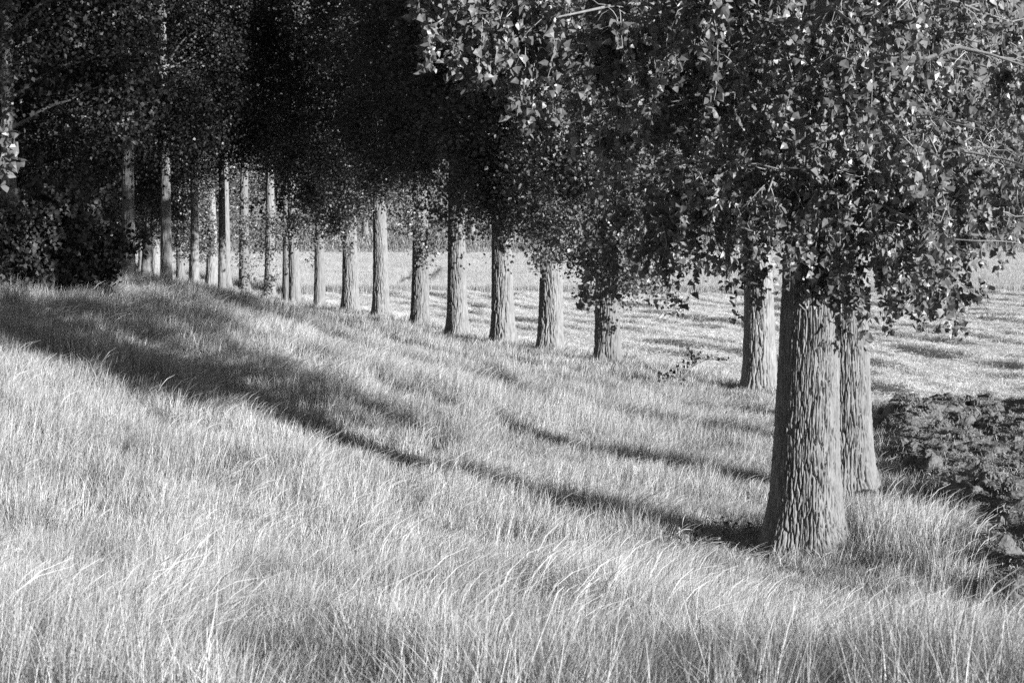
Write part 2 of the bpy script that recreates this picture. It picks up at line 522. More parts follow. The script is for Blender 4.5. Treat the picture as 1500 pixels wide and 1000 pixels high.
def clump_crown(seed, h, R, nclump, per, leaf, cr=0.55, zlow=0.0, limbs=16, dense_to=None):
    """crown of many leaf clumps carried by limbs"""
    rng = np.random.default_rng(seed)
    z = rng.uniform(0.1, 1.0, nclump * 3) ** 1.0 * h
    if dense_to:
        z = np.where(rng.random(len(z)) < 0.68, rng.uniform(0.1, dense_to, len(z)), z)
    rr = crown_radius(z, h, R) * np.sqrt(rng.uniform(0.03, 1.0, len(z)))
    a = rng.random(len(z)) * 2 * np.pi
    C = np.stack([rr * np.cos(a), rr * np.sin(a), z + rng.normal(0, 0.2, len(z))], -1)
    keep = fbm(C[:, 0] * 0.5 + C[:, 2] * 0.37, C[:, 1] * 0.5 - C[:, 2] * 0.45, seed, 2) > 0.50
    C = C[keep][:nclump]
    n = len(C)
    g = rng.normal(0, 1, (n, per, 3)) * (cr * rng.uniform(0.6, 1.35, n))[:, None, None]
    g[..., 2] = g[..., 2] * 1.25 - 0.5 * np.abs(g[..., 2])
    lp = (C[:, None, :] + g).reshape(-1, 3)
    P = 7
    z0 = rng.uniform(0.8, h * 0.9, limbs); az = np.arange(limbs) * 2.399 + rng.normal(0, 0.3, limbs)
    L = crown_radius(z0, h, R) * rng.uniform(0.6, 0.95, limbs); t = np.linspace(0, 1, P)
    d = np.stack([np.cos(az), np.sin(az), np.zeros(limbs)], -1)
    path = d[:, None, :] * (L[:, None] * t[None])[..., None]
    path[:, :, 2] = z0[:, None] + L[:, None] * (0.75 * t[None] - 0.25 * t[None] ** 2)
    path[:, 1:] += np.cumsum(rng.normal(0, 0.1, (limbs, P - 1, 3)), axis=1)
    return tubes(path, (0.03 + 0.014 * L)[:, None] * (1 - 0.85 * t[None]), 5), leaves(rng, lp, leaf, False, 0.5)

# ------------------------------------------------------------------ the poplars of the row
def poplar(name, loc, rz, trunk_me, branch_me, leaf_me, cz, label, group=None, cs=1.0, crz=0.0):
    e = bpy.data.objects.new(name, None); COL.objects.link(e)
    e.empty_display_size = 0.5
    e.location = loc
    tag(e, label, 'tree', group)
    link('trunk', trunk_me, e, rz=rz)
    c = tag(link('crown', leaf_me, e, (0, 0, cz), crz, (cs, cs, cs)), kind='stuff')
    tag(link('branches', branch_me, c), kind='stuff')
    return e

def crown_meshes(nm, br, lf, leafmat, nthick=0):
    bme = mesh_np(nm + '_branches', br[0], [br[1]], [M_limb, M_twig], True)
    mi = np.zeros(len(br[1]), np.int32)
    if nthick: mi[nthick:] = 1
    bme.polygons.foreach_set('material_index', mi)
    return bme, mesh_np(nm + '_leaves', lf[0], [lf[1]], [leafmat])

# the big poplar in front, with its long forward limb and hanging sprays
T1 = np.array([*ground_at(1178, 812), 0.0])
T1z = 3.75
rngx = np.random.default_rng(77)
ex = []
def spray(px, py0, py1, y, n=5, w=0.22):
    """a hanging spray whose leaves fill photo rows py0..py1 at depth y"""
    a = at_depth(px, py0, y); b = at_depth(px, py1, y)
    L = a[2] - b[2]
    st = a[None] + rngx.normal(0, w, (n, 3)) * np.array([1, 1, 0.6])
    aa = rngx.random(n) * 6.28
    out = np.stack([np.cos(aa), np.sin(aa), aa * 0], -1)
    p = twigs_from(rngx, st, out, L * rngx.uniform(0.75, 1.0, n), 6, 0.07)
    ex.append(p - T1 - np.array([0, 0, T1z]))
yf = T1[1] - 1.6
for px, p0, p1, n in [(640, -40, 75, 9), (665, -60, 60, 8), (690, 40, 130, 7), (715, -30, 120, 9), (745, 20, 110, 7), (775, -20, 150, 8), (790, 60, 195, 8), (735, -60, 60, 6), (810, -60, 120, 5)]:
    spray(px, p0, p1, yf + rngx.uniform(-0.5, 0.5), n)
for px, p0, p1, n, y in [(1045, 200, 475, 8, 32), (1110, 160, 300, 8, 30.6), (1095, 60, 230, 7, 30.8), (1165, 330, 470, 5, 31.2), (1370, 330, 490, 9, 33), (1345, 320, 480, 7, 32.5), (1308, 290, 490, 5, 31.5), (1450, 190, 425, 7, 33), (1230, 330, 440, 5, 31.2), (1265, 320, 450, 6, 31.3), (1400, 250, 385, 8, 32), (1430, 200, 345, 9, 33), (1470, 100, 320, 10, 33), (1490, 50, 310, 10, 33.5), (1060, 250, 420, 6, 31.5)]:
    spray(px, p0, p1, y, n)
extra = np.concatenate(ex)
br, lf, nth = near_crown(11, 19.0, 4.3, 66, 30, 0.125, 44, 7.0, 1.05, True, extra, tw=4, low_gap=3.0)
# the long limb that carries the forward sprays
la = np.array([0, 0, 5.6]); lb = at_depth(705, -70, yf) - T1 - np.array([0, 0, T1z])
tt = np.linspace(0, 1, 14)[:, None]
lp = la + (lb - la) * tt; lp[:, 2] += 0.9 * np.sin(np.pi * tt[:, 0]); lp[1:] += np.cumsum(rngx.normal(0, 0.04, (13, 3)), axis=0)
lt = tubes(lp[None], (0.075 * (1 - 0.7 * tt[:, 0]))[None], 7)
br = join([lt, br]); nth += len(lt[1])
c1 = crown_meshes('big_crown', br, lf, M_leaf, nth)
poplar('poplar_tree', tuple(T1), 0.0, trunk_mesh('big_trunk', 1.04, 23, 3, 500, 6.0, 0.022, 0.55, 0.065, cell=0.045), *c1, T1z,
       'big poplar with thick furrowed trunk and flared foot, standing foremost beside the ploughed soil', 'poplars of the row')

# near crown shared by the trees close behind
br, lf, nth2 = near_crown(23, 19.0, 4.4, 56, 34, 0.15, 28, 8.5, 1.3, False, tw=4)
c2 = crown_meshes('near_crown', br, lf, M_leaf, nth2)
T2 = ground_at(1241, 722)
poplar('poplar_tree', (*T2, 0), 0.0, trunk_mesh('second_trunk', 0.94, 23, 8, 380, 6.0, 0.026, 0.40, 0.055, cell=0.047), *c2, 6.3,
       'poplar whose trunk shows half hidden close behind the right side of the big foremost trunk', 'poplars of the row', crz=0.6)

mids = []
for k in range(3):
    br, lf = clump_crown(40 + k, 19.0, 4.7, 680, 95, 0.165, 0.37, dense_to=14.0)
    mids.append(crown_meshes('row_crown', br, lf, M_leaf))
midtr = [trunk_mesh('row_trunk', 0.95, 23, 60 + k, 200, 7.0, 0.05, 0.22, 0.075, cell=0.095) for k in range(4)]
fartr = [trunk_mesh('far_trunk', 0.85, 23, 80 + k, 80, 12.0, 0.10, 0.16, 0.06, cell=0.13) for k in range(3)]

def hz(px, y):          # rough ground level under a pole seen at that pixel column and depth
    x = (px - 750) / FPX * y
    return x, float(land(x, y))
# (photo column, base row or depth, trunk scale, crown bottom, label)
row = [
    (1226, 'd46.5', 0.95, 6.2, 'poplar almost wholly hidden behind the two foremost trunks, only its crown showing'),
    (1192, 'd53', 0.95, 6.0, 'poplar hidden behind the big foremost trunk, its crown filling the gap above'),
    (1113, 576, 0.98, 4.9, 'poplar whose lit trunk stands just left of the big foremost trunk'),
    (890, 531, 0.95, 5.0, 'poplar with a bushy skirt of leaves, standing left of the leaning dead branch'),
    (806, 513, 1.02, 5.3, 'poplar second to the left of the leaning dead branch, wide trunk'),
    (737, 502, 0.98, 5.7, 'poplar third to the left of the leaning dead branch'),
    (670, 492, 0.92, 6.7, 'poplar fourth to the left of the leaning dead branch, dark edged trunk'),
    (615, 477, 0.92, 7.0, 'poplar with dark leafy shoots hanging down its trunk, by the wheel tracks in the crop'),
    (558, 464, 0.90, 7.0, 'poplar just left of the wheel tracks in the crop, pale trunk'),
    (513, 457, 0.95, 6.3, 'poplar second to the left of the wheel tracks in the crop'),
    (468, 450, 0.72, 9.8, 'slim pale poplar with a bare trunk and a knob at the top of it'),
    (432, 444, 0.82, 8.6, 'poplar just left of the slim pale bare trunk, its lower stem leafy'),
    (395, 'd135', 0.85, 11.0, 'poplar with small leafy shoots low on its slender trunk'),
    (358, 'd146', 0.92, 13.5, 'poplar with the tallest bare lit trunk, standing at the rounded dyke shoulder'),
    (332, 'd153', 0.85, 10.0, 'poplar just left of the tallest bare lit trunk, foot behind the dyke'),
    (310, 'd160', 1.05, 7.0, 'poplar with low leafy crown, second left of the tallest bare lit trunk'),
    (284, 'd167', 0.85, 4.4, 'poplar with its foot behind the dyke, third left of the tallest bare lit trunk'),
    (265, 'd174', 0.85, 4.2, 'poplar far along the row, just right of the dark trunk on the dyke'),
    (228, 'd188', 0.95, 4.0, 'poplar farthest but one in the row, pale between the dark dyke trunks'),
    (208, 'd197', 0.9, 4.4, 'farthest poplar of the row, a pale sliver behind the broken stump'),
]
rng = np.random.default_rng(5)
ROWPOS = [T1[:2], np.array(T2)]
for i, (px, b, s, cz, lab) in enumerate(row):
    if isinstance(b, str):
        y = float(b[1:]); x = (px - 750) / FPX * y
    else:
        x, y = ground_at(px, b)
    ROWPOS.append(np.array([x, y]))
    z = max(0.0, float(land(x, y)) - 0.02)
    near = i < 3
    tm = midtr[i % 4] if y < 118 else fartr[i % 3]
    cm = c2 if near else mids[i % 3]
    e = poplar('poplar_tree', (x, y, z), rng.random() * 6.28, tm, *cm, cz, lab, 'poplars of the row', 1.0 if near else rng.uniform(0.92, 1.08), rng.random() * 6.28)
    for ch in e.children:
        if ch.name.startswith('trunk'):
            ch.scale = (s, s, 1)
            ch.rotation_euler = (0.012 * math.sin(i * 2.3), 0.016 * math.sin(i * 3.7 + 1), i * 1.7)

# leafy shoots low on some trunks (part of their tree)
def skirt(tree, seed, cz, rx, hz_, n, leaf, off=(0, 0), per=100):
    rng = np.random.default_rng(seed)
    C = rng.normal(0, 0.5, (n, 3)) * np.array([rx, rx, hz_]) + np.array([off[0], off[1], cz])
    lp = (C[:, None, :] + rng.normal(0, 0.28, (n, per, 3))).reshape(-1, 3)
    V, F = leaves(rng, lp, leaf, False, 0.5)
    o = tag(link('leafy_shoots', mesh_np('leafy_shoots', V, [F], [M_leaf]), tree), kind='stuff')
    return o
trees = [o for o in bpy.data.objects if o.type == 'EMPTY']
skirt(trees[5], 1, 4.2, 2.3, 1.7, 60, 0.15, (0.6, -0.8))
skirt(trees[6], 2, 4.5, 1.6, 1.0, 24, 0.15, (0.9, -0.5))
skirt(trees[9], 3, 4.4, 0.35, 1.8, 7, 0.15, (0.5, -0.6), 70)
skirt(trees[9], 31, 5.5, 0.9, 1.0, 9, 0.15, (0.0, -0.6), 70)
skirt(trees[14], 4, 3.4, 0.5, 2.6, 10, 0.17, (0.2, -0.7), 60)
skirt(trees[15], 5, 5.0, 0.6, 4.5, 16, 0.17, (0.3, -0.7), 50)
skirt(trees[13], 6, 4.8, 1.5, 1.6, 22, 0.17, (0.3, -0.6), 90)
skirt(trees[11], 7, 5.2, 1.5, 1.2, 20, 0.17, (-0.3, -0.6), 90)
skirt(trees[12], 8, 7.0, 1.2, 1.6, 16, 0.17, (0.9, 0.3), 90)
skirt(trees[17], 9, 4.4, 2.0, 1.8, 30, 0.2, (-0.3, -0.8), 90)
skirt(trees[18], 10, 4.2, 2.0, 2.0, 30, 0.2, (0.2, -0.8), 90)

# ------------------------------------------------------------------ trees on and behind the dyke, upper left
woodc = []
for k in range(2):
    br, lf = clump_crown(140 + k, 20.0, 5.2, 560, 150, 0.16, 0.62, limbs=26, dense_to=14)
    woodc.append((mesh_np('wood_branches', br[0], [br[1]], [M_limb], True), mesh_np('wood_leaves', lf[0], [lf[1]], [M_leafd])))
dyke = [  # px, depth, dia, crown bottom, label
    (243, 82, 0.46, 6.2, 'tree with straight dark trunk on the dyke, right of the broken stump'),
    (188, 76, 0.50, 12.5, 'tall tree with mottled trunk rising on the dyke left of the broken stump'),
    (165, 104, 0.55, 5.0, 'tree with pale slim stem behind the mottled dyke trunk'),
    (128, 92, 0.6, 4.2, 'shaded tree directly behind the right half of the dark shrub'),
    (52, 84, 0.62, 3.8, 'dim broad trunked tree behind the left half of the dark shrub'),
    (15, 66, 0.55, 4.0, 'dim tree at the very edge of the photo behind the dark shrub'),
    (285, 112, 0.5, 8.5, 'tree with forked pale upper stem high above the dyke shoulder'),
    (325, 124, 0.5, 9.5, 'tree with a lit crooked upper stem behind the tallest bare trunk'),
    (420, 128, 0.55, 12.5, 'tree with a pale stem showing at the very top of the photo'),
    (90, 124, 0.6, 4.0, 'dim tree deep in the wood behind the dyke'),
]
for i, (px, y, dia, cz, lab) in enumerate(dyke):
    x = (px - 750) / FPX * y
    e = poplar('woodland_tree', (x, y, float(land(x, y)) - 0.05), i, fartr[i % 3], *woodc[i % 2], cz, lab, 'trees on and behind the dyke', (0.72, 0.8, 0.9, 0.85)[i] if i < 4 else rng.uniform(0.85, 1.05), i * 1.3)
    for ch in e.children:
        if ch.name.startswith('trunk'): ch.scale = (dia / 0.85, dia / 0.85, 1)
# the wood farther back reads as one mass
rngw = np.random.default_rng(200)
C = []
for k in range(1500):
    y = rngw.uniform(95, 235); x = row_x(y) - rngw.uniform(14, 60) if y < 200 else rngw.uniform(-85, -25)
    C.append((x, y, rngw.uniform(2, 24)))
C = np.array(C)
lp = (C[:, None, :] + rngw.normal(0, 0.95, (len(C), 72, 3)) * np.array([1, 1, 0.8])).reshape(-1, 3)
Vl, Fl = leaves(rngw, lp, 0.34, False, 0.4)
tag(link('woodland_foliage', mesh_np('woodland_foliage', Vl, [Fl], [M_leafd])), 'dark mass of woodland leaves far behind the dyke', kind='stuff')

# broken stump on the dyke
def snag():
    n, nz = 22, 44
    zz = np.linspace(-0.3, 3.1, nz); th = np.arange(n) * 2 * np.pi / n
    T, Z = np.meshgrid(th, zz)
    R = 0.24 * (1 - 0.12 * Z) * (1 + 0.4 * np.exp(-np.clip(Z, 0, None) / 0.3)) + 0.05 * (fbm(T * 3, Z * 2, 9, 3) - 0.5)
    tp = sstep(2.1, 3.1, Z)
    R *= 1 - tp * (0.55 + 0.45 * np.sin(T * 2 + 1))
    Zd = Z - tp * 0.8 * (0.5 + 0.5 * np.sin(T * 3 + 0.4))
    V = np.stack([R * np.cos(T) + 0.05 * Z - 0.10 * tp, R * np.sin(T), Zd], -1).reshape(-1, 3)
    return mesh_np('snag', V, [grid_faces(nz, n, True)], [M_bark], True)
x, y = (213 - 750) / FPX * 84, 84
tag(link('broken_stump', snag(), None, (x, y, float(land(x, y)) - 0.05)), 'splintered broken stump standing on the dyke between two dark trunks', 'stump')

# ------------------------------------------------------------------ dark shrub on the dyke and the bough that reaches in at the edge
def shrub(name, loc, seed, R, h, n, per, leaf, label, cat='shrub', material=None, stems=9, tilt=(0, 0)):
    rng = np.random.default_rng(seed)
    e = bpy.data.objects.new(name, None); COL.objects.link(e); e.location = loc
    tag(e, label, cat)
    P = 8; t = np.linspace(0, 1, P)
    az = np.arange(stems) * 2.4; L = rng.uniform(0.5, 0.9, stems) * R
    path = np.stack([np.cos(az)[:, None] * L[:, None] * t ** 1.3, np.sin(az)[:, None] * L[:, None] * t ** 1.3, (h * rng.uniform(0.6, 0.9, stems))[:, None] * t], -1)
    path[:, 1:] += np.cumsum(rng.normal(0, 0.05, (stems, P - 1, 3)), axis=1)
    path[:, 0, 2] -= 0.2
    V, F = tubes(path, 0.035 * (1 - 0.8 * t[None]) * np.ones((stems, 1)), 5)
    tag(link('stems', mesh_np('stems', V, [F], [M_limb], True), e), kind='stuff')
    u = rng.normal(0, 1, (n, 3)); u /= np.linalg.norm(u, axis=1, keepdims=True)
    C = u * rng.uniform(0.45, 1.0, n)[:, None] * np.array([R, R, h * 0.5]) * (0.62 + 0.75 * fbm(np.arctan2(u[:, 1], u[:, 0]) * 1.6 + 9, u[:, 2] * 2.2, seed, 2))[:, None] * (0.85 + 0.35 * rng.random(n) ** 2)[:, None] + np.array([tilt[0], tilt[1], h * 0.53])
    C = C[C[:, 2] > 0.15]
    # shoots with pairs of leaves
    m = len(C)
    dirs = u[:m] * 0.6 + rng.normal(0, 0.5, (m, 3)); dirs /= np.linalg.norm(dirs, axis=1, keepdims=True)
    tt = rng.random((m, per, 1))
    lp = (C[:, None, :] + dirs[:, None, :] * (tt - 0.5) * 0.5 + rng.normal(0, 0.09, (m, per, 3))).reshape(-1, 3)
    V, F = leaves(rng, lp, leaf, False, 0.25)
    tag(link('foliage', mesh_np('foliage', V, [F], [material or M_shrub]), e), kind='stuff')
    return e
x, y = (85 - 750) / FPX * 52, 52
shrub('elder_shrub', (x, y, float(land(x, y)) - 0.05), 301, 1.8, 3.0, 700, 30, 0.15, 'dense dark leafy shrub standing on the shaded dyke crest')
x, y = (-40 - 750) / FPX * 58, 58
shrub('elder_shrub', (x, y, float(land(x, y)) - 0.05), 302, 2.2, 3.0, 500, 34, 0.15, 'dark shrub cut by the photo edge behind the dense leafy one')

# small tree just outside the frame whose lit bough tip shows at the edge
bx, by = at_depth(-95, 400, 27)[:2]
bz = float(land(bx, by)) - 0.05
e = bpy.data.objects.new('young_poplar', None); COL.objects.link(e); e.location = (bx, by, bz)
tag(e, 'young poplar past the photo edge, one bright leafy bough tip reaching in', 'tree')
P = 8; t = np.linspace(0, 1, P)
st = np.stack([0.1 * t, 0 * t, 3.4 * t - 0.2], -1)[None]
paths = [st]
rb = np.random.default_rng(9)
tips = []
for k in range(1, 9):
    a = math.pi + 0.8 * math.sin(k * 2.4)
    z0 = 2.3 + 0.12 * k
    d = np.array([math.cos(a), math.sin(a), 0.25])
    L = 0.55 if k else 0.72
    tips.append(np.array([0.07, 0, z0]) + d * L)
    paths.append((np.array([0.05, 0, z0 - 0.1])[None] + d[None] * (L * t)[:, None])[None])
target = at_depth(9, 225, 27) - np.array([bx, by, bz])
paths.append((np.array([0.08, 0, 1.6])[None] * (1 - t)[:, None] + target[None] * t[:, None])[None])
V, F = join([tubes(p, (0.045 if i == 0 else 0.014) * (1 - 0.7 * t)[None], 5) for i, p in enumerate(paths)])
link('stem', mesh_np('stem', V, [F], [M_limb], True), e)
lp = np.concatenate([tp[None] + rb.normal(0, 0.16, (26, 3)) for tp in tips] + [target[None] + rb.normal(0, 0.12, (70, 3)) * np.array([0.8, 0.8, 2.0])])
V, F = leaves(rb, lp, 0.13, True, 0.5)
tag(link('crown', mesh_np('young_leaves', V, [F], [M_leaf]), e), kind='stuff')

# ------------------------------------------------------------------ fallen / leaning dead branch by the row
def branchy(name, loc, main, forks, r0, seed, label, cat, nleaf=60):
    rng = np.random.default_rng(seed)
    e = bpy.data.objects.new(name, None); COL.objects.link(e); e.location = loc; tag(e, label, cat)
    m = np.array(main, float)
    t = np.linspace(0, 1, len(m))
    pts = [tubes(m[None], (r0 * (1 - 0.7 * t))[None], 6)]
    tips = []
    for k in range(forks):
        i = rng.integers(1, len(m) - 1)
        d = rng.normal(0, 1, 3); d[2] = abs(d[2]) * 0.9; d /= np.linalg.norm(d)
        L = rng.uniform(0.3, 0.8)
        tt = np.linspace(0, 1, 5)
        p = m[i][None] + d[None] * (L * tt)[:, None]; p[1:] += np.cumsum(rng.normal(0, 0.03, (4, 3)), axis=0)
        pts.append(tubes(p[None], (r0 * 0.4 * (1 - 0.7 * tt))[None], 4)); tips.append(p[2:])
    V, F = join(pts)
    link('stem', mesh_np(name, V, [F], [M_limb], True), e)
    tips = np.concatenate(tips)
    lp = tips[rng.integers(0, len(tips), nleaf)] + rng.normal(0, 0.05, (nleaf, 3))
    V, F = leaves(rng, lp, 0.12, False, 0.5)
    tag(link('leaves', mesh_np(name + '_leaves', V, [F], [M_leafd]), e), kind='stuff')
x, y = ground_at(985, 578)
branchy('dead_branch', (x, y, 0), [(-0.6, 0, 0.35), (-0.2, 0, 0.12), (0.1, 0, 0.3), (0.35, 0, 0.62), (0.6, 0.05, 0.85), (0.9, 0.05, 1.0), (1.25, 0.05, 1.15)], 16, 0.03, 4, 'crooked half dead branch leaning up out of the grass between the trunks', 'branch', 130)

# nettles and bramble leaves around the big trunk's foot
for j, (px, py, n) in enumerate([(1040, 800, 12), (1080, 790, 14), (1010, 815, 8), (1120, 812, 10)]):
    x, y = ground_at(px, py)
    rng = np.random.default_rng(400 + j)
    e = bpy.data.objects.new('bramble_plant', None); COL.objects.link(e); e.location = (x, y, float(land(x, y)))
    tag(e, ['low bramble spray right of the dark gap in the grass', 'broad leaved bramble clump touching the big trunk shadow side', 'small leafy weed at the end of the trunk shadow', 'leafy weed at the very foot of the big trunk'][j], 'plant')
    t = np.linspace(0, 1, 6); az = rng.random(n) * 6.28; L = rng.uniform(0.25, 0.7, n); H = rng.uniform(0.12, 0.35, n)
    path = np.stack([np.cos(az)[:, None] * L[:, None] * t, np.sin(az)[:, None] * L[:, None] * t, H[:, None] * np.sin(t * 2.2)], -1)
    V, F = tubes(path, 0.005 * np.ones((n, 6)), 3)
    tag(link('stems', mesh_np('bramble_stems', V, [F], [M_twig]), e), kind='stuff')
    V, F = leaves(rng, on_twigs(rng, path, 6, 0.3, 0.04), 0.06, True, 0.2)
    tag(link('leaves', mesh_np('bramble_leaves', V, [F], [M_leaf]), e), kind='stuff')

# white umbel flower at the left
fx, fy, fz_ = at_depth(22, 806, 15.5)
e = bpy.data.objects.new('umbel_flower', None); COL.objects.link(e); gz = float(land(fx, fy)); e.location = (fx, fy, gz)
tag(e, 'single white umbel flower above the grass near the photo edge', 'flower')
hh = fz_ - gz
t = np.linspace(0, 1, 6)
V, F = tubes(np.stack([0.02 * t, 0 * t, hh * t], -1)[None], 0.004 * np.ones((1, 6)), 4)
link('stem', mesh_np('flower_stem', V, [F], [M_twig]), e)
rf = np.random.default_rng(3)
a = rf.random(70) * 6.28; r = 0.035 * np.sqrt(rf.random(70))
lp = np.stack([0.02 + r * np.cos(a), r * np.sin(a), hh + 0.012 - r * 0.25], -1)
V, F = leaves(rf, lp, 0.014, False, -0.8)
tag(link('flower_head', mesh_np('flower_head', V, [F], [M_flower]), e), kind='stuff')

# ------------------------------------------------------------------ hay field with windrows
yl = np.array([20, 27, 31, 36, 45, 55, 60.0]); xl = np.array([5.3, 6.0, 6.7, 7.4, 8.0, 9.9, 10.7])
def in_soil(x, y, pad=0.0):
    return (y > 25.5) & (y < 55.8 - pad) & (x > np.interp(y, yl, xl) - pad)
def hay_z(x, y):
    t = (x - row_xs(y)) / np.sqrt(1 + 0.1)
    wv = x * 0.95 + y * 0.31 + 1.5 * (fbm(x * 0.12, y * 0.12, 12, 3) - 0.5)
    ridge = np.maximum(0, np.cos(wv * 2 * np.pi / 2.3)) ** 1.6
    lump = sstep(0.3, 0.7, fbm(0.7 * wv, 0.16 * (0.95 * y - 0.31 * x), 31, 4))
    z = 0.012 + 0.36 * ridge * (0.10 + 0.90 * lump) * sstep(2.6, 5.0, t) + 0.06 * fbm(x * 2.2, y * 2.2, 33, 3)
    return np.where(in_soil(x, y, -0.3), -0.12, z)
v = np.concatenate([np.arange(1.4, 50, 0.32), np.geomspace(51, 300, 30)])
yy = np.concatenate([np.arange(24, 70, 0.36), np.arange(70, 137.6, 0.6)])
Vv, Yy = np.meshgrid(v, yy)
Xx = row_xs(Yy) + Vv
Z = land(Xx, Yy) + hay_z(Xx, Yy)
tag(link('hay_field', mesh_np('hay_field', np.stack([Xx, Yy, Z], -1).reshape(-1, 3), [grid_faces(len(yy), len(v))], [M_hayground], True)), 'pale mown hay field lying in windrows', kind='structure')

def straw_proto(seed, n, R, hgt, width, L, up=0.32):
    rng = np.random.default_rng(seed)
    c = np.stack([rng.normal(0, R * 0.5, n), rng.normal(0, R * 0.5, n), rng.uniform(0, hgt, n)], -1)
    a = rng.random(n) * 6.28; el = rng.normal(0.1, up, n); l = rng.uniform(0.5, 1, n) * L
    d = np.stack([np.cos(a) * np.cos(el), np.sin(a) * np.cos(el), np.sin(el)], -1)
    sd = np.stack([-np.sin(a), np.cos(a), rng.normal(0, 0.6, n)], -1)
    V = []
    for k, s in enumerate((-0.5, 0, 0.5)):
        p = c + d * (l * s)[:, None]; p[:, 2] += 0.14 * L * (1 - 4 * s * s)
        V += [p - sd * width / 2, p + sd * width / 2]
    V = np.stack(V, 1)
    f = np.array([[0, 1, 3, 2], [2, 3, 5, 4]])
    F = f[None] + (np.arange(n) * 6)[:, None, None]
    return bpy.data.objects.new('straw', mesh_np('straw', V.reshape(-1, 3), [F.reshape(-1, 4)], [M_hay]))

def in_view(x, y, m=1.18, pad=2.5):
    return np.abs(x) < 0.257 * y * m + pad

rng = np.random.default_rng(900)
n = 75000
y = rng.uniform(24, 137, n) ; x = rng.uniform(-40, 45, n)
t = x - row_xs(y)
k = (t > 2.6) & in_view(x, y) & ~in_soil(x, y, -0.3)
x, y = x[k], y[k]
pts = np.stack([x, y, land(x, y) + hay_z(x, y)], -1)
n = len(pts)
s = rng.uniform(0.8, 1.25, n)
tag(scatter('hay_straw', pts, np.stack([rng.normal(0, .1, n), rng.normal(0, .1, n), rng.random(n) * 6.28], -1), np.stack([s, s, s], -1), rng.integers(0, 4, n),
        [straw_proto(500 + i, 120, 0.55, 0.05, 0.007, 0.20, 0.45) for i in range(4)]), 'loose cut straw lying over the windrows', kind='stuff')

rng = np.random.default_rng(905)
n = 75000
y = rng.uniform(24, 137, n); x = rng.uniform(-40, 45, n)
t = x - row_xs(y)
k = (t > 1.5) & in_view(x, y) & ~in_soil(x, y, -0.3) & ((t < 4.6) | (rng.random(n) < 0.75))
x, y = x[k], y[k]; n = len(x)
s = rng.uniform(0.8, 1.2, n)
tag(scatter('stubble', np.stack([x, y, land(x, y) + hay_z(x, y) - 0.02], -1), np.stack([0 * x, 0 * x, rng.random(n) * 6.28], -1), np.stack([s, s, s], -1), rng.integers(0, 4, n),
        tuft_protos('stubble', 4, 46, 0.42, 0.06, 0.15, 0.012, 515, M_hay, 0.3, 1)), 'short pale stubble over the mown field', kind='stuff')

# ------------------------------------------------------------------ standing crop beyond the hay
yy = np.arange(137.5, 277, 1.2); v = np.concatenate([np.arange(1.5, 150, 1.2), np.geomspace(152, 700, 20)])
Vv, Yy = np.meshgrid(v, yy); Xx = row_xs(Yy) + 1.0 + Vv
Z = land(Xx, Yy) * 0 + 0.25 + 0.12 * fbm(Xx * 0.8, Yy * 0.8, 71, 3)
Z[0] = 0.02; Xt = Xx.copy()
tag(link('crop_field', mesh_np('crop_field', np.stack([Xt, Yy, Z], -1).reshape(-1, 3), [grid_faces(len(yy), len(v))], [M_crop], True)), 'field of ripe standing cereal beyond the hay', kind='structure')
rng = np.random.default_rng(910)
n = 120000
y = 137.3 + (276 - 137.3) * rng.random(n) ** 1.4; x = rng.uniform(-75, 95, n)
t = x - row_xs(y)
k = (t > 2.4) & in_view(x, y, 1.1)
# wheel tracks through the crop
a1 = np.array(ground_at(578, 418, 0.6)); b1 = np.array(ground_at(607, 397, 0.6)); a2 = np.array(ground_at(622, 414, 0.6)); b2 = np.array(ground_at(645, 391, 0.6))
def seg_d(a, b):
    d = b - a; q = np.clip(((x - a[0]) * d[0] + (y - a[1]) * d[1]) / (d @ d), 0, 1)
    return np.hypot(x - a[0] - d[0] * q, y - a[1] - d[1] * q)
track = np.minimum(seg_d(a1, b1), seg_d(a2, b2)) < 0.85
k &= ~track
x, y = x[k], y[k]; n = len(x)
pts = np.stack([x, y, np.full(n, 0.0)], -1)
s = rng.uniform(0.9, 1.15, n)
tag(scatter('standing_crop', pts, np.stack([0 * x, 0 * x, rng.random(n) * 6.28], -1), np.stack([s * 1.2, s * 1.2, s], -1), rng.integers(0, 4, n),
        tuft_protos('cereal', 4, 48, 0.55, 0.6, 0.85, 0.018, 520, M_crop, 0.16, 2)), 'ripe cereal stalks standing close together', kind='stuff')

# ------------------------------------------------------------------ far dyke: grass and trees
rng = np.random.default_rng(920)
n = 26000
y = rng.uniform(272, 305, n); x = rng.uniform(-90, 100, n)
k = land(x, y) > -1
pts = np.stack([x, y, land(x, y)], -1)
s = rng.uniform(0.8, 1.5, n)
tag(scatter('far_dyke_grass', pts, np.stack([0 * x, 0 * x, rng.random(n) * 6.28], -1), np.stack([s * 1.6, s * 1.6, s], -1), rng.integers(0, 3, n),
        tuft_protos('far_tuft', 3, 26, 0.6, 0.4, 0.9, 0.06, 540, mat('far_grass', 0.30, 0.50, 0.2, rough=0.7, transl=0.2, rand=0.3, patch=0.3, coords='World'), 0.4, 2)), 'rough grass on the far dyke', kind='stuff')
fart = [(-37, 'd'), (535, 283), (601, 282), (692, 284), (755, 281), (860, 283), (960, 286), (1070, 284), (1180, 286), (1290, 288), (1400, 300), (1490, 300), (470, 286), (400, 288)]
